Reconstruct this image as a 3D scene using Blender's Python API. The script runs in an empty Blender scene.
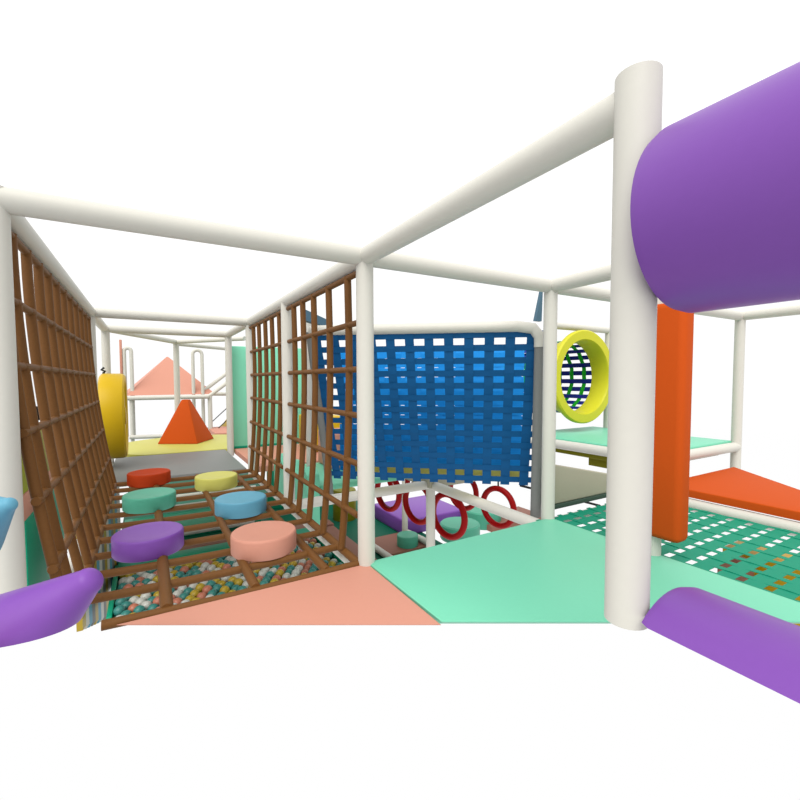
import bpy, bmesh, math, random
from mathutils import Vector, Matrix
random.seed(7)
PI = math.pi
C = bpy.context.scene.collection
B = 1.4636      # bay width across (x)
A = 1.5         # bay length in depth (y)
H = 1.675       # height of the upper beams above the deck (deck top is z = 0)
G = -1.45       # lower floor
LX = -1.487     # line of the left posts

# ------------------------------------------------------------------ materials
def lin(c):
    return tuple(((v/255)/12.92 if v/255 <= .04045 else ((v/255+.055)/1.055)**2.4) for v in c)
K = .66          # reflectance against the colour as photographed in full light
def mat(name, rgb, rough=.5, bump=.0, scale=60, var=.0, spec=.2):
    m = bpy.data.materials.new(name); m.use_nodes = True
    nt = m.node_tree; b = nt.nodes['Principled BSDF']
    col = (*(v*K for v in lin(rgb)), 1)
    b.inputs['Roughness'].default_value = rough
    b.inputs['Specular IOR Level'].default_value = spec
    tc = nt.nodes.new('ShaderNodeTexCoord'); nz = nt.nodes.new('ShaderNodeTexNoise')
    nz.inputs['Scale'].default_value = scale; nz.inputs['Detail'].default_value = 3
    nt.links.new(tc.outputs['Object'], nz.inputs['Vector'])
    mx = nt.nodes.new('ShaderNodeMix'); mx.data_type = 'RGBA'
    mx.inputs[6].default_value = col
    mx.inputs[7].default_value = tuple(v*(1-var) for v in col[:3]) + (1,)
    nt.links.new(nz.outputs['Fac'], mx.inputs[0]); nt.links.new(mx.outputs[2], b.inputs['Base Color'])
    if bump:
        bp = nt.nodes.new('ShaderNodeBump'); bp.inputs['Strength'].default_value = bump
        bp.inputs['Distance'].default_value = .002
        nt.links.new(nz.outputs['Fac'], bp.inputs['Height']); nt.links.new(bp.outputs['Normal'], b.inputs['Normal'])
    return m
M = dict(
    pipe=mat('white_padded_pipe', (232, 230, 220), .45, .05, 40, .04),
    grey=mat('grey_vinyl', (142, 144, 142), .5, .05, 40, .08),
    rope=mat('brown_rope', (128, 84, 38), .6, .3, 90, .25),
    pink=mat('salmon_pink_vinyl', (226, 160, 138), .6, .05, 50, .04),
    mintlight=mat('light_mint_vinyl', (150, 246, 208), .42, .05, 50, .04),
    mint=mat('mint_vinyl', (130, 224, 188), .42, .05, 50, .04),
    purple=mat('purple_vinyl', (140, 86, 186), .42, .05, 50, .05),
    orange=mat('orange_vinyl', (216, 88, 24), .7, .05, 50, .05, .08),
    red=mat('orange_red_vinyl', (196, 66, 22), .7, .05, 50, .05, .1),
    teal=mat('teal_vinyl', (92, 186, 156), .45, .05, 50, .05),
    sky=mat('light_blue_vinyl', (108, 178, 206), .45, .05, 50, .05),
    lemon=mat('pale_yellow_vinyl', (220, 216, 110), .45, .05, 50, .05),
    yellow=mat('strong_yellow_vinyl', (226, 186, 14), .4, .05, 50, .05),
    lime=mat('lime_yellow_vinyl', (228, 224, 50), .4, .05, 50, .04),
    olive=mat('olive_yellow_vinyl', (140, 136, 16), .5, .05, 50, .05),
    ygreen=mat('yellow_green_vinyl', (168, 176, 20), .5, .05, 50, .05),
    jade=mat('jade_green_webbing', (8, 158, 124), .6, .2, 120, .12),
    dkgreen=mat('dark_green_floor', (8, 112, 86), .6, .1, 60, .12),
    gband=mat('dark_grey_green_trim', (70, 92, 80), .55, .05, 60, .06),
    wallteal=mat('green_teal_panel', (20, 172, 132), .5, .05, 60, .06),
    blue=mat('blue_webbing', (0, 92, 152), .6, .2, 120, .1),
    blue_lit=mat('blue_webbing_lit', (10, 160, 255), .6, .2, 120, .1),  # lit copy of the blue webbing, light painted into the inner layer's colour
    blue2=mat('navy_webbing', (20, 40, 150), .6, .2, 120, .1),
    bright=mat('bright_green_webbing', (20, 190, 30), .6, .2, 120, .1),
    ring=mat('deep_red_plastic', (180, 4, 8), .45, 0, 60, .03, .15),
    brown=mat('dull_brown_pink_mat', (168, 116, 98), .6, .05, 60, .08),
    ballt=mat('teal_ball', (62, 142, 134), .4, 0, 30, .05, .4),
    ballw=mat('white_ball', (214, 214, 206), .4, 0, 30, .03, .4),
    bally=mat('mustard_ball', (196, 166, 44), .4, 0, 30, .05, .4),
    ballp=mat('salmon_ball', (206, 126, 100), .4, 0, 30, .05, .4),
    black=mat('black_rope', (14, 14, 14), .6, 0, 60, .1),
    steel=mat('blue_grey_vinyl', (88, 122, 142), .5, .05, 50, .05),
    beige=mat('beige_vinyl', (190, 186, 164), .5, .05, 50, .05),
)

# ------------------------------------------------------------------ object helpers
def link(name, bm, m, parent=None, smooth=True):
    me = bpy.data.meshes.new(name)
    bm.normal_update(); bm.to_mesh(me); bm.free()
    for mm in (m if isinstance(m, (list, tuple)) else [m]):
        me.materials.append(M[mm])
    if smooth:
        me.polygons.foreach_set('use_smooth', [True]*len(me.polygons))
        me.set_sharp_from_angle(angle=math.radians(38))
    o = bpy.data.objects.new(name, me); C.objects.link(o)
    if parent: o.parent = parent
    return o
def tag(o, label, cat, group=None, kind=None):
    if label: o['label'] = label
    if cat: o['category'] = cat
    if group: o['group'] = group
    if kind: o['kind'] = kind
    return o
def thing(name, label, cat, loc=(0, 0, 0), group=None):
    o = bpy.data.objects.new(name, None); o.empty_display_size = .1; C.objects.link(o); o.location = loc
    return tag(o, label, cat, group)

def frame(d):
    d = d.normalized()
    a = Vector((0, 0, 1)) if abs(d.z) < .9 else Vector((1, 0, 0))
    u = d.cross(a).normalized(); return u, d.cross(u).normalized()
def add_tube(bm, pts, r, n=16, closed=False, rs=None):
    pts = [Vector(p) for p in pts]; rings = []; N = len(pts); pu = None
    for i, p in enumerate(pts):
        if closed: d = pts[(i+1) % N]-pts[i-1]
        else: d = pts[min(i+1, N-1)]-pts[max(i-1, 0)]
        d.normalize()
        if pu is None: u, v = frame(d)
        else:
            u = (pu-d*pu.dot(d)).normalized(); v = d.cross(u)
        pu = u; rr = rs[i] if rs else r
        rings.append([bm.verts.new(p+(u*math.cos(2*PI*k/n)+v*math.sin(2*PI*k/n))*rr) for k in range(n)])
    M_ = N if closed else N-1
    for i in range(M_):
        a, b = rings[i], rings[(i+1) % N]
        for k in range(n): bm.faces.new((a[k], a[(k+1) % n], b[(k+1) % n], b[k]))
    if not closed:
        bm.faces.new(rings[0][::-1]); bm.faces.new(rings[-1])
    bmesh.ops.recalc_face_normals(bm, faces=bm.faces)
def tube(*a, **k):
    bm = bmesh.new(); add_tube(bm, *a, **k); return bm
def add_box(bm, lo, hi, bev=0, seg=3, mi=0):
    v = [bm.verts.new((x, y, z)) for x in (lo[0], hi[0]) for y in (lo[1], hi[1]) for z in (lo[2], hi[2])]
    fs = [(0, 1, 3, 2), (4, 6, 7, 5), (0, 4, 5, 1), (2, 3, 7, 6), (0, 2, 6, 4), (1, 5, 7, 3)]
    F = [bm.faces.new([v[i] for i in f]) for f in fs]
    for f in F: f.material_index = mi
    if bev:
        bmesh.ops.bevel(bm, geom=list({e for f in F for e in f.edges}), offset=bev, segments=seg, affect='EDGES', profile=.5)
def box(lo, hi, bev=.012, seg=3):
    bm = bmesh.new(); add_box(bm, lo, hi, bev, seg); bmesh.ops.recalc_face_normals(bm, faces=bm.faces); return bm
def prism(poly, z0, z1, bev=.01, inset=None):
    """a pad with the given outline; inset moves the named bottom corners in (an undercut edge)"""
    bm = bmesh.new(); inset = inset or {}
    lo = [bm.verts.new((p[0]+inset.get(i, (0, 0))[0], p[1]+inset.get(i, (0, 0))[1], z0)) for i, p in enumerate(poly)]
    hi = [bm.verts.new((p[0], p[1], z1)) for p in poly]
    n = len(poly)
    bm.faces.new(lo[::-1]); top = bm.faces.new(hi)
    for i in range(n): bm.faces.new((lo[i], lo[(i+1) % n], hi[(i+1) % n], hi[i]))
    bmesh.ops.recalc_face_normals(bm, faces=bm.faces)
    if bev: bmesh.ops.bevel(bm, geom=list(top.edges), offset=bev, segments=3, affect='EDGES', profile=.5)
    return bm
def solid(vs, fs, bev=0):
    bm = bmesh.new(); V = [bm.verts.new(v) for v in vs]
    for f in fs: bm.faces.new([V[i] for i in f])
    bmesh.ops.recalc_face_normals(bm, faces=bm.faces)
    if bev: bmesh.ops.bevel(bm, geom=list(bm.edges), offset=bev, segments=3, affect='EDGES', profile=.5)
    return bm
def lathe(prof, axis='z', n=48, origin=(0, 0, 0), closed=False):
    """prof = (radius, height) pairs; axis z or y or x"""
    bm = bmesh.new(); rings = []
    def place(r, h, t):
        c, s = math.cos(t)*r, math.sin(t)*r
        p = {'z': (c, s, h), 'y': (c, h, s), 'x': (h, c, s)}[axis]
        return (p[0]+origin[0], p[1]+origin[1], p[2]+origin[2])
    for r, h in prof:
        if r < 1e-6: rings.append([bm.verts.new(place(0, h, 0))])
        else: rings.append([bm.verts.new(place(r, h, 2*PI*k/n)) for k in range(n)])
    prs = list(zip(rings, rings[1:]))
    if closed: prs.append((rings[-1], rings[0]))
    for a, b in prs:
        for k in range(n):
            k2 = (k+1) % n
            if len(a) == 1 and len(b) == 1: continue
            if len(a) == 1: bm.faces.new((a[0], b[k2], b[k]))
            elif len(b) == 1: bm.faces.new((a[k], a[k2], b[0]))
            else: bm.faces.new((a[k], a[k2], b[k2], b[k]))
    bmesh.ops.recalc_face_normals(bm, faces=bm.faces)
    return bm
def cut(bm, co, no):
    """slice off what lies on the side the normal points to and close the cut"""
    g = bm.verts[:]+bm.edges[:]+bm.faces[:]
    r = bmesh.ops.bisect_plane(bm, geom=g, plane_co=co, plane_no=no, clear_outer=True)
    es = [e for e in r['geom_cut'] if isinstance(e, bmesh.types.BMEdge)]
    if es: bmesh.ops.contextual_create(bm, geom=es)
    return bm
R_ = .047
def pipe(name, a, b, label, cat, group=None, r=R_, m='pipe'):
    o = link(name, tube([a, b], r, 28), m); return tag(o, label, cat, group)

# ------------------------------------------------------------------ steel frame in white padding
POST = 'white padded upright posts'
BEAM = 'white padded overhead beams'
def post(x, y, z0, z1, label, r=R_): return pipe('padded_post', (x, y, z0), (x, y, z1), label, 'post', POST, r)
def beam(a, b, label, r=R_): return pipe('padded_beam', a, b, label, 'beam', BEAM, r)
post(0, 0, -.1, H, 'tall white padded post in the middle, where the pink and mint floor pads meet')
post(B, 0, -.1, H, 'white padded post at the far corner of the mint pad, right of the blue webbing')
post(0, A, -.08, H, 'white padded post between the two brown rope nets right of the bridge')
post(0, 2*A, -.08, H, 'white post at the far end of the right hand rope nets, before the mint wall')
post(0, 3*A, -.08, H, 'slim white padded post at the left edge of the tall mint wall panel')
post(LX-.002, 0, .08, H+.04, 'white padded post at the left edge before the left rope net')
post(LX, 2*A, -.08, H, 'white padded post at the far end of the leaning left rope net')
post(-B, 3*A, -.08, H, 'white padded post just behind the upright yellow wheel')
post(-.014, -A, .42, H+.05, 'thick nearest white padded post beside the purple rollers', .05)
post(B, -A/2, 0, H, 'short visible white post carrying the upright orange pad', .045)
post(3*B, 0, .0, H, 'white post behind the orange ramp at the right end of the raised platform')
post(3*B, A, -.08, H, 'thin distant white post right of the yellow tunnel mouth')
post(2*B, A, .3, 1.25, 'distant white post at the back left of the raised mint platform')
post(-.58, 6.2, -.05, H, 'lone white post rising behind the orange pyramid in the far room')
post(B, A, G, -.055, 'white post standing below deck level under the blue webbing')
beam((-B-.6, 0, H), (0, 0, H), 'long white beam crossing the top left of the picture above the rope bridge')
beam((0, 0, H), (B, 0, H), 'white beam running right from the corner post above the blue webbing')
beam((B, 0, H), (3*B, 0, H), 'white beam going on right behind the thick near post and orange pad')
beam((0, -A, H), (0, 0, H), 'white beam coming towards the viewer at the top centre')
beam((0, 0, H), (0, 3*A, H), 'white beam receding along the top of the right hand rope nets')
beam((LX, 0, H), (-B-.01, 3*A, H), 'white beam receding along the top of the left rope net')
beam((LX, 2*A, H), (0, 2*A, H), 'nearer of the two level cross beams at the far end of the rope bridge')
beam((-B, 3*A, H), (0, 3*A, H), 'farther of the two level cross beams over the far room entrance')
beam((-B, 3*A, H), (-.58, 6.2, H), 'slanting white beam from the left wheel post to the lone far post', .04)
beam((-.58, 6.2, H), (.32, 5.0, H), 'upper of two short white beams right of the lone far post', .035)
beam((-.58, 6.2, H-.03), (.4, 7.1, H-.03), 'lower and farther of two short white beams right of the lone far post', .035)
beam((B, -A/2, H), (B, 0, H), 'short white beam rising right from the post beside the blue webbing')
beam((3*B, -2.2, H), (3*B, 0, H), 'white beam at the far right edge coming forward under the purple roller')
beam((3.2, A, H), (3*B, A, H), 'distant level white beam above the yellow tunnel mouth', .042)
beam((2*B, 0, .29), (3*B, 0, .29), 'white beam along the front right edge of the raised mint platform', .05)
beam((2*B, 0, .29), (2*B, A+.15, .29), 'white beam along the left edge of the raised mint platform', .05)
beam((0, A, -.06), (B, A, -.06), 'white beam at floor level below the left part of the blue webbing', .045)
beam((B, 0, -.07), (B, A, -.06), 'white beam at floor level slanting from the red rings to the right hand post', .045)
beam((B, .02, -.055), (2*B, .02, -.055), 'white beam along the far edge of the jade green webbing floor', .045)
beam((2.735, -2.3, -.0), (2.735, .02, -.0), 'white beam along the right edge of the jade green webbing floor under the orange ramp', .05)
beam((.015, .05, -.09), (.015, 2*A, -.09), 'white beam just under the right edge of the rope bridge', .03)
beam((-B+.02, .3, -.09), (-B+.02, 2*A, -.09), 'white beam just under the left edge of the rope bridge', .03)

# ------------------------------------------------------------------ near floor pads (front edge runs straight across both)
def fy(x): return -.703-.5954*x
und = (.035, .06)
p = thing('floor_pad', 'salmon pink floor pad in the foreground before the rope bridge', 'floor pad', (-.6, -.2, 0))
o = link('pad', prism([(-1.17, -.006), (.003, fy(.003)), (.003, -.006)], -.035, 0, .006, {0: (.12, 0), 1: (0, .09)}), 'pink', p); o.location = (.6, .2, 0)
p = thing('floor_pad', 'large mint green floor pad in the foreground right of the pink one', 'floor pad', (.7, -.5, 0))
o = link('pad', prism([(.001, -.006), (.001, fy(.001)), (B+.02, fy(B+.02)), (B+.02, -.006)], -.035, .012, .014, {1: und, 2: und}), 'mint', p); o.location = (-.7, .5, 0)

# ------------------------------------------------------------------ rope bridge and rope nets
def rope(name, pts, parent, r): return link(name, tube(pts, r, 12), 'rope', parent)
fn = thing('rope_bridge', 'brown rope bridge floor of square meshes carrying six round steps', 'rope bridge', (-.7, 1.5, 0))
fn.location = (0, 0, 0)
ys = [.015+.2865*k for k in range(11)]
XL = -1.325
for y in ys:
    n = 9
    xl = -1.215 if y < .1 else XL
    rope('cross_rope', [(xl+(0-.03-xl)*i/(n-1), y, -.012*math.sin(PI*i/(n-1))) for i in range(n)], fn, .021)
for x in (XL, -.975, -.592, -.225, -.04):
    rope('long_rope', [(x, ys[0] if x > -1.3 else .13, 0), (x, ys[-1], 0)], fn, .024 if x != -.975 else .028)
zs = [1.605, 1.335, 1.075, .815, .545, .265]
def side_net(label, ylist, y0, y1, X, r, ex):
    t = thing('rope_net', label, 'climbing net')
    for y in ylist:
        zb = .2 if y == .06 else .02      # the first rope ends where the finger roller starts
        pts = [X(z, y) for z in [1.615-(1.615-zb)*i/14 for i in range(15)]]
        rope('upright_rope', pts, t, r)
    for z in zs:
        k = 8
        rope('level_rope', [X(z, y0+(y1-y0)*i/k) for i in range(k+1)], t, r*.82)
        # the small whipped knots where the ropes cross
    for z in zs[1:]:
        for y in ylist:
            q = Vector(X(z, y)); q2 = Vector(X(z, y-.03)); q3 = Vector(X(z, y+.03))
            link('knot', tube([q2, q, q3], r, 10, rs=[r*.85, r*1.15, r*.85]), 'rope', t)
    return t
def XR(z, y):
    s = max(0., 1-z/1.6)
    return (-.005-.055*s**2.2+.012*math.sin(PI*min(1, z/1.6)), y, z)
side_net('nearer brown rope net on the right of the bridge, beside the corner post', [.217, .521, .81, 1.054, 1.28], .03, 1.44, XR, .0215, 0)
side_net('farther brown rope net on the right of the bridge, before the mint wall', [1.72, 1.98, 2.24, 2.52, 2.78], 1.56, 2.94, XR, .0215, 0)
def XLn(z, y):
    s = max(0., 1-z/1.6)
    return (LX+.165*s**1.8, y, z)
side_net('large brown rope net on the left, its foot swung in towards the bridge', [.06, .22, .48, .73, .97, 1.22, 1.48, 1.75, 2.04, 2.32, 2.6, 2.88], .05, 2.95, XLn, .0205, 0)

STEP = 'round padded steps on the rope bridge'
prof = [(0, -.0), (.180, 0), (.186, .008), (.186, .100), (.184, .108), (.179, .113), (.170, .114), (.12, .109), (.0, .102)]
step0 = link('round_step', lathe(prof, n=56), 'purple')
for i, (x, y, m, lab) in enumerate([
    (-1.04, .80, 'purple', 'round purple padded step, nearest on the left of the rope bridge'),
    (-.45, .46, 'pink', 'round salmon pink padded step, nearest on the right of the rope bridge'),
    (-1.03, 1.80, 'teal', 'round mint green padded step in the middle of the left row'),
    (-.43, 1.30, 'sky', 'round light blue padded step behind the salmon pink one'),
    (-1.03, 2.72, 'red', 'round orange red padded step at the far left end of the bridge'),
    (-.485, 2.22, 'lemon', 'round pale yellow padded step at the far right end of the bridge')]):
    o = step0 if i == 0 else step0.copy()
    if i: o.data = step0.data.copy(); C.objects.link(o)
    o.data.materials[0] = M[m]; o.location = (x, y, .012); tag(o, lab, 'round step', STEP)

# ------------------------------------------------------------------ far end of the bridge and the far room
tag(link('floor_pad', prism([(-B+.06, 3.03), (-.06, 3.03), (-.06, 4.6), (-B+.06, 4.6)], -.06, .004, .01), 'grey'), 'grey floor pad across the far end of the rope bridge', 'floor pad')
tag(link('floor_pad', prism([(.06, 3.02), (B, 3.02), (B, 4.55), (.06, 4.55)], -.06, .006, .01), 'pink'), 'pink floor pad in front of the tall mint wall panel', 'floor pad')
cyl = [(-.42+1.12*math.cos(t), 5.5+1.08*math.sin(t)) for t in [2*PI*k/40 for k in range(40)]]
cyl = [(x, max(y, 4.62)) for x, y in cyl]
tag(link('round_floor_pad', prism(cyl, -.06, .01, .008), 'lemon'), 'rounded pale yellow floor pad under the orange pyramid', 'floor pad')
def frustum(c, half, top, h, rot, z0=0, bev=.012):
    vs = []
    for hh, z in ((half, z0), (top, z0+h)):
        for k in range(4):
            t = rot+PI/4+PI/2*k; vs.append((c[0]+hh*1.414*math.cos(t), c[1]+hh*1.414*math.sin(t), z))
    return solid(vs, [(0, 1, 2, 3), (7, 6, 5, 4), (0, 4, 5, 1), (1, 5, 6, 2), (2, 6, 7, 3), (3, 7, 4, 0)], bev)
tag(link('foam_pyramid', frustum((-.48, 5.76), .315, .05, .69, math.radians(-30), .012), 'orange'), 'orange foam pyramid with a cut off top on the yellow pad', 'foam pyramid')
tag(link('pyramid_roof', frustum((-.62, 8.75), .82, .015, .82, math.radians(4), .72, 0), 'pink'), 'pale salmon pyramid roof seen far behind the lone post', 'roof')
tag(link('foam_pyramid', frustum((.78, 8.35), .34, .03, .55, math.radians(10), -.12), 'yellow'), 'small yellow foam pyramid half hidden behind the mint wall', 'foam pyramid')
tag(link('floor_pad', prism([(.1, 6.95), (1.2, 6.7), (1.2, 8.2), (.1, 8.2)], -.1, -.02, .01), 'pink'), 'small pink floor pad in front of the little yellow pyramid', 'floor pad')
w = thing('foam_disc', 'thick yellow padded wheel standing upright left of the far room', 'padded wheel', (-1.37, 3.95, .60))
rp = [(.0, -.12), (.42, -.12), (.47, -.125), (.495, -.105), (.50, -.08), (.50, .08), (.495, .105), (.47, .125), (.42, .12), (.40, .1), (0, .1)]
link('wheel_body', lathe(rp, 'x', 64), 'yellow', w)
link('hub', lathe([(0, .098), (.1, .098), (.1, .12), (.0, .125)], 'x', 32), 'yellow', w)
o = tag(link('rope_knot', tube([(-1.46, 3.93, 1.10), (-1.44, 3.91, 1.125), (-1.475, 3.9, 1.14), (-1.45, 3.92, 1.165)], .012, 8), 'black'), 'small black rope knot on top of the yellow wheel', 'knot')
RAIL = 'white guard rails and arches of the far room'
def far_pipe(name, pts, lab, r=.04, cat='rail'):
    return tag(link(name, tube(pts, r, 16), 'pipe'), lab, cat, RAIL)
def arch(x, y, w_, top, bot, lab, r=.035):
    pts = [(x-w_, y, bot), (x-w_, y, top-w_)]+[(x-w_*math.cos(t), y, top-w_+w_*math.sin(t)) for t in [PI*k/10 for k in range(1, 10)]]+[(x+w_, y, top-w_), (x+w_, y, bot)]
    return far_pipe('handrail_arch', pts, lab, r, 'handrail')
arch(-1.34, 8.0, .06, 1.66, -.1, 'white handrail arch left of the pale pyramid roof')
arch(-.085, 8.0, .09, 1.66, -.1, 'white handrail arch right of the pale pyramid roof')
far_pipe('guard_rail', [(-1.5, 7.85, .67), (.1, 7.85, .67)], 'level white rail under the pale pyramid roof', .045)
far_pipe('guard_rail', [(-1.35, 7.85, -.1), (-.7, 7.85, -.12)], 'low white rail at the back of the yellow pad')
far_pipe('guard_rail', [(.12, 7.9, .68), (.95, 7.9, 1.33)], 'lower sloping white rail beside the mint wall')
far_pipe('guard_rail', [(.02, 8.1, .78), (.95, 8.3, 1.5)], 'upper sloping white rail beside the mint wall')
far_pipe('guard_rail', [(.16, 8.12, .72), (.9, 8.12, .70)], 'short level white rail right of the pale roof')
far_pipe('guard_post', [(.13, 7.9, .68), (.13, 7.9, -.1)], 'short white post carrying the right end of the far rail', .045, 'post')
far_pipe('guard_post', [(-1.3, 7.9, .67), (-1.3, 7.9, -.3)], 'short white post carrying the left end of the far rail', .035, 'post')
for k, (a, b, lab) in enumerate([((.16, 7.9, .12), (.8, 7.9, .72), 'upper black rope slanting beside the far rails'), ((.2, 7.9, -.1), (.8, 7.9, .45), 'lower black rope slanting beside the far rails')]):
    tag(link('black_rope', tube([a, b], .009, 8), 'black'), lab, 'rope')
tag(link('pink_flag_panel', box((-1.475, 7.96, 1.15), (-1.43, 8.0, 1.82), .01), 'pink'), 'narrow pink upright panel high behind the yellow wheel', 'panel')
pn = thing('wall_panel', 'tall mint green wall panel at the end of the right hand nets', 'wall panel', (.6, 4.6, 0))
o = link('panel', box((-.54, .0, .01), (.86, .08, 1.52), .012), 'mintlight', pn)
o = link('foot_trim', box((-.545, -.01, .0), (.865, .0, .035), .003), 'wallteal', pn)

# things seen through the right hand nets
def wave(y0, y1, x, zt, amp, lab, m, ph=0, th=.12):
    bm = bmesh.new(); n = 60; cols = []
    for i in range(n+1):
        y = y0+(y1-y0)*i/n; z = zt+amp*math.sin((y-y0)*2*PI/.45+ph)
        cols.append([bm.verts.new((x+dx, y, zz)) for dx, zz in ((0, zt-.5), (th, zt-.5), (th, z), (th/2, z+.015), (0, z))])
    for a, b in zip(cols, cols[1:]):
        for k in range(5): bm.faces.new((a[k], a[(k+1) % 5], b[(k+1) % 5], b[k]))
    bm.faces.new(cols[0][::-1]); bm.faces.new(cols[-1]); bmesh.ops.recalc_face_normals(bm, faces=bm.faces)
    return tag(link('wavy_pad', bm, m), lab, 'wavy pad')
wave(1.75, 2.98, .24, .12, .05, 'wavy edged mint pad low behind the farther rope net', 'mint')
tag(link('foam_block', box((.38, 1.8, -.06), (1.35, 2.95, -.0), .02), 'mint'), 'mint green floor pad behind the farther rope net', 'floor pad')
post(.42, 2.2, -.06, H, 'grey white post seen through the nearer rope net, left of the leaning one', .036)
tag(link('foam_block', box((.95, 3.6, .01), (1.4, 4.3, .5), .03), 'yellow'), 'yellow foam block seen in slivers through the farther rope net', 'foam block')
tag(link('foam_block', box((.75, 2.4, .0), (1.35, 2.9, .42), .03), 'pink'), 'pink foam block seen through the nearer rope net', 'foam block')

# ------------------------------------------------------------------ blue webbing between the corner posts
TL, TR, BL, BR = Vector((.205, 1.36, 1.385)), Vector((1.50, .20, 1.375)), Vector((.47, 1.59, .15)), Vector((1.66, .42, .18))
def quad(u, v, off=0.):
    if tilt: off -= .60-.50*v
    p_ = (TL*(1-u)+TR*u)*(1-v)+(BL*(1-u)+BR*u)*v
    nrm = Vector((-.66, -.75, .0)).normalized()
    return p_+nrm*off
tilt = False
def webbing(us, vs, wu, wv, du=Vector((0, 0, 0)), th=.004):
    """woven straps: the upright ones pass over and under the level ones"""
    global tilt
    tilt = du is None; du = du or Vector((0, 0, 0))
    bm = bmesh.new()
    def strap(path, side, half):
        rows = []
        for p_, s, nn in zip(path, side, range(len(path))):
            nr = Vector((-.66, -.75, 0)).normalized()
            rows.append([bm.verts.new(p_+s*half+nr*th*.4), bm.verts.new(p_-s*half+nr*th*.4), bm.verts.new(p_-s*half-nr*th*.4), bm.verts.new(p_+s*half-nr*th*.4)])
        for a, b in zip(rows, rows[1:]):
            for k in range(4): bm.faces.new((a[k], a[(k+1) % 4], b[(k+1) % 4], b[k]))
        bm.faces.new(rows[0][::-1]); bm.faces.new(rows[-1])
    for i, u in enumerate(us):
        path = []; side = []
        for j in range(len(vs)+1):
            v = vs[0]-(.5*(vs[1]-vs[0])) if j == 0 else (vs[j-1]+vs[j])/2 if j < len(vs) else vs[-1]+.5*(vs[1]-vs[0])
            path.append(quad(u, v, 0)+du); side.append((quad(u+.01, v)-quad(u-.01, v)).normalized())
            if j < len(vs): path.append(quad(u, vs[j], th*(1 if (i+j) % 2 else -1))+du); side.append((quad(u+.01, vs[j])-quad(u-.01, vs[j])).normalized())
        strap(path, side, wu/2)
    for j, v in enumerate(vs):
        path = []; side = []
        for i in range(len(us)+1):
            u = us[0]-.5*(us[1]-us[0]) if i == 0 else (us[i-1]+us[i])/2 if i < len(us) else us[-1]+.5*(us[1]-us[0])
            path.append(quad(u, v, 0)+du); side.append((quad(u, v+.01)-quad(u, v-.01)).normalized())
            if i < len(us): path.append(quad(us[i], v, th*(-1 if (i+j) % 2 else 1))+du); side.append((quad(us[i], v+.01)-quad(us[i], v-.01)).normalized())
        strap(path, side, wv/2)
    bmesh.ops.recalc_face_normals(bm, faces=bm.faces)
    return bm
bt = thing('webbing_wall', 'blue strap webbing wall hung from a white bar behind the corner posts', 'webbing net')
nu = 11; nv = 13
us = [(k)/nu for k in range(nu+1)]; vs = [.012+(1-.012)*k/(nv-1) for k in range(nv)]
link('front_webbing', webbing(us, vs, .073, .050), 'blue', bt, smooth=False)
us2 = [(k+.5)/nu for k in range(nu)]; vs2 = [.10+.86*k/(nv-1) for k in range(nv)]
link('back_webbing', webbing(us2, vs2, .118, .084, None), 'blue_lit', bt, smooth=False)['label'] = 'inner layer of blue straps, painted lighter as if lit'
dv = (BR-BL).normalized(); nb = Vector((-dv.y, dv.x, 0))
if nb.y < 0: nb = -nb
b0 = BL+dv*.04+nb*.06+Vector((0, 0, .03)); b1 = BR-dv*.02+nb*.06+Vector((0, 0, .03))
vv = []
for q in (b0, b1):
    for s, z in ((0, -.06), (.2, -.06), (.2, .04), (0, .04)): vv.append(q+nb*s+Vector((0, 0, z)))
link('bottom_pad', solid(vv, [(0, 1, 2, 3), (7, 6, 5, 4), (0, 4, 5, 1), (1, 5, 6, 2), (2, 6, 7, 3), (3, 7, 4, 0)], .01), 'lemon', bt)
fr = thing('net_frame', 'white pipe frame the blue webbing wall hangs from', 'frame')
link('top_bar', tube([(.17, 1.40, 1.43), (.8, .83, 1.425), (1.42, .27, 1.42), (1.50, .19, 1.40), (1.535, .16, 1.34), (1.54, .16, 1.26)], .043, 20), 'pipe', fr)
link('leg', tube([(1.54, .16, 1.30), (1.56, .20, -.05)], .04, 20), 'grey', fr)
link('leg', tube([(.17, 1.41, 1.42), (.40, 1.64, .2), (.43, 1.67, -.06)], .036, 20), 'grey', fr)
# beige corner pad of the deck behind
tag(link('floor_pad', prism([(B-.07, A-.09), (B+1.1, A-.09), (B+1.1, A+1.2), (B-.07, A+1.2)], -.075, .02, .01), 'beige'), 'beige floor pad whose corner shows just below the blue webbing', 'floor pad')
tag(link('slanted_pad', solid([(.23, 1.72, 1.66), (.5, 1.72, 1.56), (.5, 1.72, 1.50), (.23, 1.72, 1.56), (.23, 1.8, 1.66), (.5, 1.8, 1.56), (.5, 1.8, 1.50), (.23, 1.8, 1.56)],
     [(0, 1, 2, 3), (7, 6, 5, 4), (0, 4, 5, 1), (1, 5, 6, 2), (2, 6, 7, 3), (3, 7, 4, 0)]), 'steel'), 'small slanting blue grey pad above the left end of the blue webbing', 'pad')
tag(link('slanted_pad', solid([(1.76, .4, 1.50), (1.83, .4, 1.50), (1.84, .4, 1.76), (1.83, .4, 1.76), (1.76, .43, 1.50), (1.83, .43, 1.50), (1.84, .43, 1.76), (1.83, .43, 1.76)],
     [(0, 1, 2, 3), (7, 6, 5, 4), (0, 4, 5, 1), (1, 5, 6, 2), (2, 6, 7, 3), (3, 7, 4, 0)]), 'steel'), 'small blue grey wedge pad left of the post top beside the blue webbing', 'pad')

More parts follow.
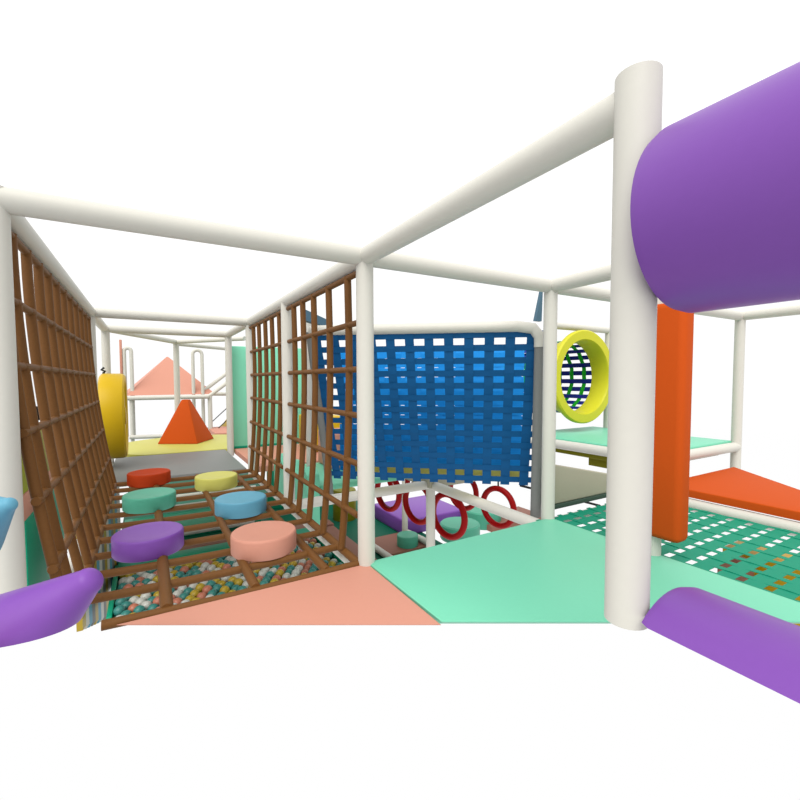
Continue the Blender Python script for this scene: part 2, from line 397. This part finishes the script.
# ------------------------------------------------------------------ red rings under the deck
ring_w = [((1.36, 2.221, -.289), .20, 'red ring hanging left of the others just beside the corner post'),
          ((1.603, 1.955, -.39), .215, 'red ring hanging just left of the low white post'),
          ((1.813, 1.66, -.486), .235, 'lowest red ring, hanging just right of the low white post'),
          ((2.285, 1.38, -.393), .205, 'rightmost red ring, hanging behind the slanting white beam'),
          ((2.489, 2.245, -.44), .22, 'partly hidden red ring between the two right hand ones'),
          ((1.763, 2.682, -.263), .19, 'small distant red ring behind the left one')]
ring0 = None
for (c, r, lab) in ring_w:
    t = thing('hanging_ring', lab, 'ring', c, 'red rings hanging under the deck')
    t.rotation_euler = (0, 0, math.radians(-80))
    pts = [(.235*math.cos(a), 0, .235*math.sin(a)) for a in [2*PI*k/40 for k in range(40)]]
    o = link('hoop', tube(pts, .036, 12, closed=True), 'ring', t); s = r/.235; o.scale = (s, 1, s)
    zt = -.07-c[2]
    link('strap', box((-.008, -.004, r-.01), (.008, .004, max(zt, r+.02)), 0), 'black', t)

# ------------------------------------------------------------------ jade webbing floor, orange ramp and orange pad on the right
bm = bmesh.new()
x0, x1, y0, y1 = B+.03, 2.70, -2.2, -.0
i = 0; y = y0
ky = [(-.7285-.118*k) for k in range(-6, 13)]
kx = [(1.747+.1145*k) for k in range(-3, 11)]
for j, yy in enumerate(ky):
    zc = -.012
    add_box(bm, (x0, yy-.040, zc), (x1-.02, yy+.040, zc+.003))
for k, xx in enumerate(kx):
    if xx > x1: break
    rows = []
    for j, yy in enumerate(ky):
        up = .002 if (j+k) % 2 else -.003
        rows.append((yy, up))
    rows = [(ky[0]+.06, 0)]+rows+[(ky[-1]-.06, 0)]
    R0 = []
    for yy, up in rows:
        R0.append([bm.verts.new((xx-.020, yy, -.01+up)), bm.verts.new((xx+.020, yy, -.01+up)), bm.verts.new((xx+.020, yy, -.0065+up)), bm.verts.new((xx-.020, yy, -.0065+up))])
    for a, b in zip(R0, R0[1:]):
        for q in range(4): bm.faces.new((a[q], a[(q+1) % 4], b[(q+1) % 4], b[q]))
bmesh.ops.recalc_face_normals(bm, faces=bm.faces)
tag(link('webbing_floor', bm, 'jade', smooth=False), 'jade green strap webbing floor right of the mint pad', 'webbing net')
tag(link('ramp_pad', prism([(2.72, -.11), (4.09, -.105), (3.45, -.83), (3.0, -1.6), (2.72, -2.1)], (.062), .125, .010), 'orange'), 'flat orange wedge pad beyond the jade webbing on the right', 'foam pad')
# upright orange pad wrapped round the post
bm = bmesh.new()
sec = [(-.13, -.09), (.13, -.09), (.13, .09), (-.13, .09)]
add_box(bm, (B-.07, -A/2-.175, .125), (B+.05, -A/2+.2, 1.43), .035, 4)
bmesh.ops.recalc_face_normals(bm, faces=bm.faces)
tag(link('upright_pad', bm, 'orange'), 'tall upright orange foam pad around the post behind the nearest post', 'foam pad')
# purple rollers fixed beside the nearest post
def roller(cx_, cz_, r, y_far, y_near, lab, zc=None, zt=None):
    pr = [(0, y_near), (r-.02, y_near), (r, y_near+.02), (r, y_far-.03), (r-.008, y_far-.01), (r-.03, y_far), (0, y_far)]
    b_ = lathe(pr, 'y', 64, (cx_, 0, cz_))
    if zc is not None: cut(b_, (0, 0, zc), (0, 0, -1))
    if zt is not None: cut(b_, (0, 0, zt), (0, 0, 1))
    bmesh.ops.recalc_face_normals(b_, faces=b_.faces)
    return tag(link('foam_roller', b_, 'purple'), lab, 'foam roller')
roller(.074, 1.383, .212, -1.549, -2.1, 'big purple foam roller at the top right beside the nearest post')
roller(.078, .29, .215, -1.549, -2.1, 'purple foam roller at the bottom right beside the nearest post', .452)

# ------------------------------------------------------------------ raised mint platform with the tunnel
tag(link('platform_pad', prism([(2*B+.03, .03), (3*B-.03, .03), (3*B-.03, A+.2), (2*B+.03, A+.2)], .31, .355, .014), 'mint'), 'raised mint green platform pad in front of the yellow tunnel mouth', 'platform')
pb = thing('support_box', 'olive yellow box hanging under the raised mint platform', 'support box', (3.5, .8, 0))
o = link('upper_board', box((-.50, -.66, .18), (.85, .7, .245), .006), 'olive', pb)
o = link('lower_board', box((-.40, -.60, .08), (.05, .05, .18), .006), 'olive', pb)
tn = thing('crawl_tunnel', 'lime yellow ringed mouth of a blue and green net crawl tunnel', 'tunnel', (3.70, 1.36, 1.045))
prof = [(.455, 0), (.47, -.025), (.57, -.025), (.585, -.008), (.585, .03), (.57, .05), (.49, .05), (.485, .22), (.455, .22)]
link('tunnel_mouth', lathe(prof, 'y', 64, closed=True), 'lime', tn)
bm = bmesh.new()
nL = 26; L0, L1 = .20, 2.0
for k in range(nL):
    a0 = 2*PI*(k+.5)/nL; hw = PI/nL*.56
    seg = []
    for a in (a0-hw, a0+hw):
        for rr in (.462, .466): seg.append((rr*math.cos(a), rr*math.sin(a)))
    q = [bm.verts.new((sx, yy, sz)) for yy in (L0, L1) for sx, sz in seg]
    for f in ((0, 1, 3, 2), (4, 6, 7, 5), (0, 4, 5, 1), (2, 3, 7, 6), (0, 2, 6, 4), (1, 5, 7, 3)): bm.faces.new([q[i] for i in f])
bmesh.ops.recalc_face_normals(bm, faces=bm.faces)
link('long_straps', bm, 'blue2', tn, smooth=False)
bm = bmesh.new()
for k in range(8):
    yy = .34+.2*k; n = 52; rr = []
    for a in range(n):
        t = 2*PI*a/n; cs, sn = math.cos(t), math.sin(t)
        off = .006 if (a//2) % 2 else -.006
        rr.append([bm.verts.new(((.464+off+d)*cs, yy+e, (.464+off+d)*sn)) for d, e in ((-.002, -.03), (-.002, .03), (.002, .03), (.002, -.03))])
    for a in range(n):
        p_, q_ = rr[a], rr[(a+1) % n]
        for s in range(4): bm.faces.new((p_[s], p_[(s+1) % 4], q_[(s+1) % 4], q_[s]))
bmesh.ops.recalc_face_normals(bm, faces=bm.faces)
link('hoop_straps', bm, 'bright', tn, smooth=False)
# grey guard panel behind the far post
gp = thing('padded_barrier', 'grey padded barrier with a sloping top right of the blue webbing', 'guard panel')
g0 = solid([(1.60, .08, .06), (2.86, .08, .06), (2.86, .08, .10), (1.60, .08, .375), (1.60, .15, .06), (2.86, .15, .06), (2.86, .15, .10), (1.60, .15, .375)],
     [(0, 1, 2, 3), (7, 6, 5, 4), (0, 4, 5, 1), (1, 5, 6, 2), (2, 6, 7, 3), (3, 7, 4, 0)], .012)
link('panel', g0, 'beige', gp)
link('bottom_band', box((1.60, .07, .025), (2.86, .15, .06), .004), 'gband', gp)

# ------------------------------------------------------------------ lower level
def slab(name, x0, x1, y0, y1, z0, z1, m, lab, cat='floor pad', bev=.01):
    return tag(link(name, box((x0, y0, z0), (x1, y1, z1), bev), m), lab, cat)
fl = link('floor', box((-1.45, 3.3, G-.03), (2.75, 7.6, G), 0), 'dkgreen'); fl['kind'] = 'structure'
fl2 = link('floor', box((1.15, 2.6, G-.03), (2.75, 3.3, G), 0), 'dkgreen'); fl2['kind'] = 'structure'
fl3 = link('floor', box((-1.45, 7.6, G-.03), (1.3, 11, G), 0), 'dkgreen'); fl3['kind'] = 'structure'
pit = thing('ball_pit', 'green walled ball pit under the rope bridge', 'ball pit')
link('wall', box((-1.33, 2.78, -1.37), (1.06, 2.81, -1.34), .01), 'dkgreen', pit)
link('pit_floor', box((-1.40, 2.80, -1.385), (1.06, 4.1, -1.378), 0), 'dkgreen', pit)
link('wall', box((-1.40, 3.99, G), (1.06, 4.24, -1.25), .02), 'wallteal', pit)
link('wall', box((-1.43, 2.86, -1.37), (-1.38, 4.24, -1.29), .01), 'wallteal', pit)
link('wall', box((1.04, 2.70, -1.37), (1.14, 4.24, -1.25), .01), 'wallteal', pit)
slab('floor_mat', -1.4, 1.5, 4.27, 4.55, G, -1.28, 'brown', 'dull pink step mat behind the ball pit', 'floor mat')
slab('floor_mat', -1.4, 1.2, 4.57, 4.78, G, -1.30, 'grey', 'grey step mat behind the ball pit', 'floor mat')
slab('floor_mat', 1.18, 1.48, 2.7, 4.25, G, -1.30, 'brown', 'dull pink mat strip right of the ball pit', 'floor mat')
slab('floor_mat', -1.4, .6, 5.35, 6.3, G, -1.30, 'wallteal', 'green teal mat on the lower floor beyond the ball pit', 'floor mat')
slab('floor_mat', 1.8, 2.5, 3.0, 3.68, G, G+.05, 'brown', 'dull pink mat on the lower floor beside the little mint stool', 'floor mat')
for y_, x0_, x1_, lab in ((4.95, -1.4, .4, 'nearest low white floor rail beyond the ball pit'), (6.45, -1.3, .6, 'farther low white floor rail beyond the ball pit'), (7.2, -1.2, .9, 'farthest low white floor rail beyond the ball pit')):
    pipe('floor_rail', (x0_, y_, -1.25), (x1_, y_, -1.25), lab, 'rail', 'low white rails on the lower floor', .045)
pipe('floor_rail', (2.40, 3.48, G+.1), (2.45, 2.9, G+.1), 'low white rail running towards the low post under the blue webbing', 'rail', 'low white rails on the lower floor', .045)
pipe('floor_rail', (1.74, 3.62, G+.05), (1.76, 2.8, G+.05), 'low white rail beside the corner post below the mint pad', 'rail', 'low white rails on the lower floor', .045)
pipe('padded_post', (2.36, 3.50, G), (2.36, 3.50, -.08), 'slim white post on the lower floor left of the low post', 'post', POST, .045)
slab('foam_block', 2.40, 3.6, 3.58, 4.7, G, -1.2, 'purple', 'big low purple foam block on the lower floor behind the red rings', 'foam block', .03)
tag(link('foam_stool', lathe([(0, G), (.15, G), (.155, G+.01), (.155, G+.15), (.145, G+.16), (0, G+.16)], 'z', 36, (2.2, 3.16, .05)), 'teal'), 'small round mint stool on the pink lower mat', 'stool')
tag(link('foam_stool', lathe([(0, G), (.3, G), (.31, G+.02), (.31, G+.22), (.29, G+.24), (0, G+.25)], 'z', 36, (3.12, 3.1, 0)), 'teal'), 'wide round mint foam stool below the red rings', 'stool')
tag(link('foam_stool', lathe([(0, G), (.3, G), (.31, G+.02), (.31, G+.25), (.29, G+.27), (0, G+.28)], 'z', 36, (3.85, 3.4, 0)), 'teal'), 'round mint foam stool under the lowest red ring', 'stool')
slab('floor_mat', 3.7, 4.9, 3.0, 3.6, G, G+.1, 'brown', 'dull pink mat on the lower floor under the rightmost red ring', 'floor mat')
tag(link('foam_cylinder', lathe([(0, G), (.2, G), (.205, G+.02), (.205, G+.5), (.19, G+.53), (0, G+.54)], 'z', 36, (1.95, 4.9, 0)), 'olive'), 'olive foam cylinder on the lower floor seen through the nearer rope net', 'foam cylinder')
slab('wall_panel', .9, 2.6, 6.1, 6.2, G, -.5, 'wallteal', 'green lower wall panel seen below the nearer rope net', 'wall panel')
tag(link('black_rope', tube([(3.9, 2.6, -.62), (5.3, 2.2, -1.05)], .018, 8), 'black'), 'black rope seen through the rightmost red ring', 'rope')
tag(link('black_rope', tube([(2.9, 3.2, -.35), (4.6, 3.0, -.7)], .014, 8), 'black'), 'black rope above the red rings', 'rope')
slab('foam_block', 3.42, 3.75, -1.15, -.3, -1.1, -.5, 'yellow', 'yellow foam block glimpsed under the jade webbing floor', 'foam block')
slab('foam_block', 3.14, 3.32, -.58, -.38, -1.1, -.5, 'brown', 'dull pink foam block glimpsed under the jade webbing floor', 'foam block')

# balls: one layer packed on the pit, every ball its own object
BALL_MS = ['ballt', 'ballw', 'bally', 'ballp']; r = .054
protos = []
for m in BALL_MS:
    bm = bmesh.new(); bmesh.ops.create_icosphere(bm, subdivisions=3, radius=r)
    me = bpy.data.meshes.new('ball'); bm.to_mesh(me); bm.free(); me.materials.append(M[m])
    me.polygons.foreach_set('use_smooth', [True]*len(me.polygons)); protos.append(me)
names = {'ballt': 'teal play ball', 'ballw': 'white play ball', 'bally': 'mustard yellow play ball', 'ballp': 'salmon play ball'}
cnt = 0; spots = []
yy = 3.93; row = 0
while yy > 2.76:
    xx = -1.32+(row % 2)*r
    while xx < .98:
        spots.append((xx+random.uniform(-.008, .008), yy+random.uniform(-.008, .008), -1.325+random.uniform(-.0, .03)))
        xx += r*2.12
    yy -= r*2*.90; row += 1
spots = spots[:300]
for x, y, z in spots:
    k = random.choices(range(4), [.36, .24, .22, .18])[0]
    o = bpy.data.objects.new('play_ball', protos[k]); C.objects.link(o); o.location = (x, y, z)
    tag(o, names[BALL_MS[k]]+' in the ball pit under the rope bridge', 'ball', names[BALL_MS[k]]+'s in the pit')

# ------------------------------------------------------------------ left outside
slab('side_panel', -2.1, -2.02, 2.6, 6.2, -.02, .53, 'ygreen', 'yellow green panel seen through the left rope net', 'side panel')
slab('side_panel', -2.1, -2.02, 2.7, 6.5, -.27, -.022, 'pink', 'thin pink band below the yellow green panel outside the left net', 'side panel')
slab('side_panel', -2.1, -2.02, 3.0, 7.0, -1.30, -.27, 'wallteal', 'green teal panel low outside the left rope net', 'side panel')
for (y_, z_, lab) in ((3.25, .60, 'black knot above the yellow green panel, near the left post'), (3.9, .66, 'black knot above the yellow green panel, farther along')):
    slab('black_clamp', -2.09, -2.03, y_-.06, y_+.06, max(.53, z_-.07), z_+.08, 'black', lab, 'clamp')
bm = bmesh.new(); cols_ = [1, 0, 2, 3, 1, 2, 0, 3]
for k in range(14):
    x_ = -1.63+.0165*k; y_ = 3.0+.1*k; zb = -1.43-.04*k
    q = [bm.verts.new(v) for v in ((x_, y_, zb), (x_+.0165, y_+.1, zb), (x_-.03, y_+.1, zb), (x_-.05, y_, zb), (x_, y_, -.2), (x_+.0165, y_+.1, -.2), (x_-.03, y_+.1, -.2), (x_-.05, y_, -.2))]
    for f in ((0, 1, 2, 3), (7, 6, 5, 4), (0, 4, 5, 1), (1, 5, 6, 2), (2, 6, 7, 3), (3, 7, 4, 0)):
        bm.faces.new([q[i] for i in f]).material_index = cols_[k % 8]
bmesh.ops.recalc_face_normals(bm, faces=bm.faces)
tag(link('striped_panel', bm, ['pipe', 'bally', 'sky', 'grey'], smooth=False), 'panel of thin white yellow and blue upright stripes left of the ball pit', 'striped panel')
pipe('padded_post', (-1.44, 4.5, G), (-1.44, 4.5, -.07), 'white post on the lower floor at the left back of the ball pit', 'post', POST, .07)

# foam fingers at the left edge
def finger(name, tip, base, r0, r1, m, lab, zc=None):
    tip, base = Vector(tip), Vector(base); d = (tip-base)
    pts = [base]; rs = [r1]
    L = d.length; dn = d.normalized()
    for k in range(1, 8): pts.append(base+d*(k/8)*(1-r0/L)); rs.append(r1+(r0-r1)*k/8)
    c = base+dn*(L-r0)
    for k in range(0, 7):
        t = PI/2*k/6*.97; pts.append(c+dn*r0*math.sin(t)*.8); rs.append(max(.004, r0*math.cos(t)**.8))
    b_ = tube(pts, 1, 32, rs=rs)
    if zc is not None: cut(b_, (0, 0, zc), (0, 0, -1))
    bmesh.ops.recalc_face_normals(b_, faces=b_.faces)
    return tag(link(name, b_, m), lab, 'foam finger', 'padded fingers at the left edge')
finger('foam_finger', (-1.160, -.612, .455), (-1.427, -.467, .228), .040, .165, 'purple', 'purple foam finger poking in at the bottom left corner', .31)
finger('foam_finger', (-1.376, -.419, .652), (-1.52, -.337, .572), .022, .13, 'sky', 'light blue pointed foam finger at the left edge')
finger('foam_finger', (-1.382, -.70, .385), (-1.47, -.66, .30), .02, .06, 'yellow', 'sliver of a yellow foam finger in the bottom left corner', .32)

# ------------------------------------------------------------------ light and sky: a bright white studio dome, stronger overhead
wd = bpy.data.worlds.new('white_dome'); bpy.context.scene.world = wd; wd.use_nodes = True
nt = wd.node_tree; bg = nt.nodes['Background']; tc = nt.nodes.new('ShaderNodeTexCoord'); sp = nt.nodes.new('ShaderNodeSeparateXYZ')
mr = nt.nodes.new('ShaderNodeMapRange'); mr.inputs['From Min'].default_value = -.1; mr.inputs['From Max'].default_value = 1
mr.inputs['To Min'].default_value = 1.0; mr.inputs['To Max'].default_value = 1.3
nt.links.new(tc.outputs['Generated'], sp.inputs[0]); nt.links.new(sp.outputs['Z'], mr.inputs['Value']); nt.links.new(mr.outputs[0], bg.inputs['Strength'])
bg.inputs['Color'].default_value = (1, 1, 1, 1)
sd = bpy.data.lights.new('sun', 'SUN'); sd.energy = 3.0; sd.angle = math.radians(45); sd.color = (1, .97, .92)
so = bpy.data.objects.new('sun', sd); C.objects.link(so)
so.rotation_euler = Vector((.55, .55, -1)).to_track_quat('-Z', 'Y').to_euler()

# ------------------------------------------------------------------ camera
yaw, pit_, rol = (math.radians(v) for v in (30.484, 2.694, -.17))
F = Vector((math.sin(yaw)*math.cos(pit_), math.cos(yaw)*math.cos(pit_), -math.sin(pit_)))
R = Vector((math.cos(yaw), -math.sin(yaw), 0)); U = R.cross(F)
R2 = R*math.cos(rol)+U*math.sin(rol); U2 = U*math.cos(rol)-R*math.sin(rol)
cd = bpy.data.cameras.new('camera'); cam = bpy.data.objects.new('camera', cd); C.objects.link(cam)
cd.sensor_width = 36; cd.lens = 429.38/800*36; cd.clip_start = .02
mw = Matrix((R2, U2, -F)).transposed().to_4x4(); mw.translation = (-1.025, -2.1123, 1.0158); cam.matrix_world = mw
sc = bpy.context.scene; sc.camera = cam
sc.view_settings.view_transform = 'Standard'; sc.view_settings.look = 'None'; sc.view_settings.gamma = 1
sc.view_settings.use_curve_mapping = False; sc.view_settings.exposure = 0
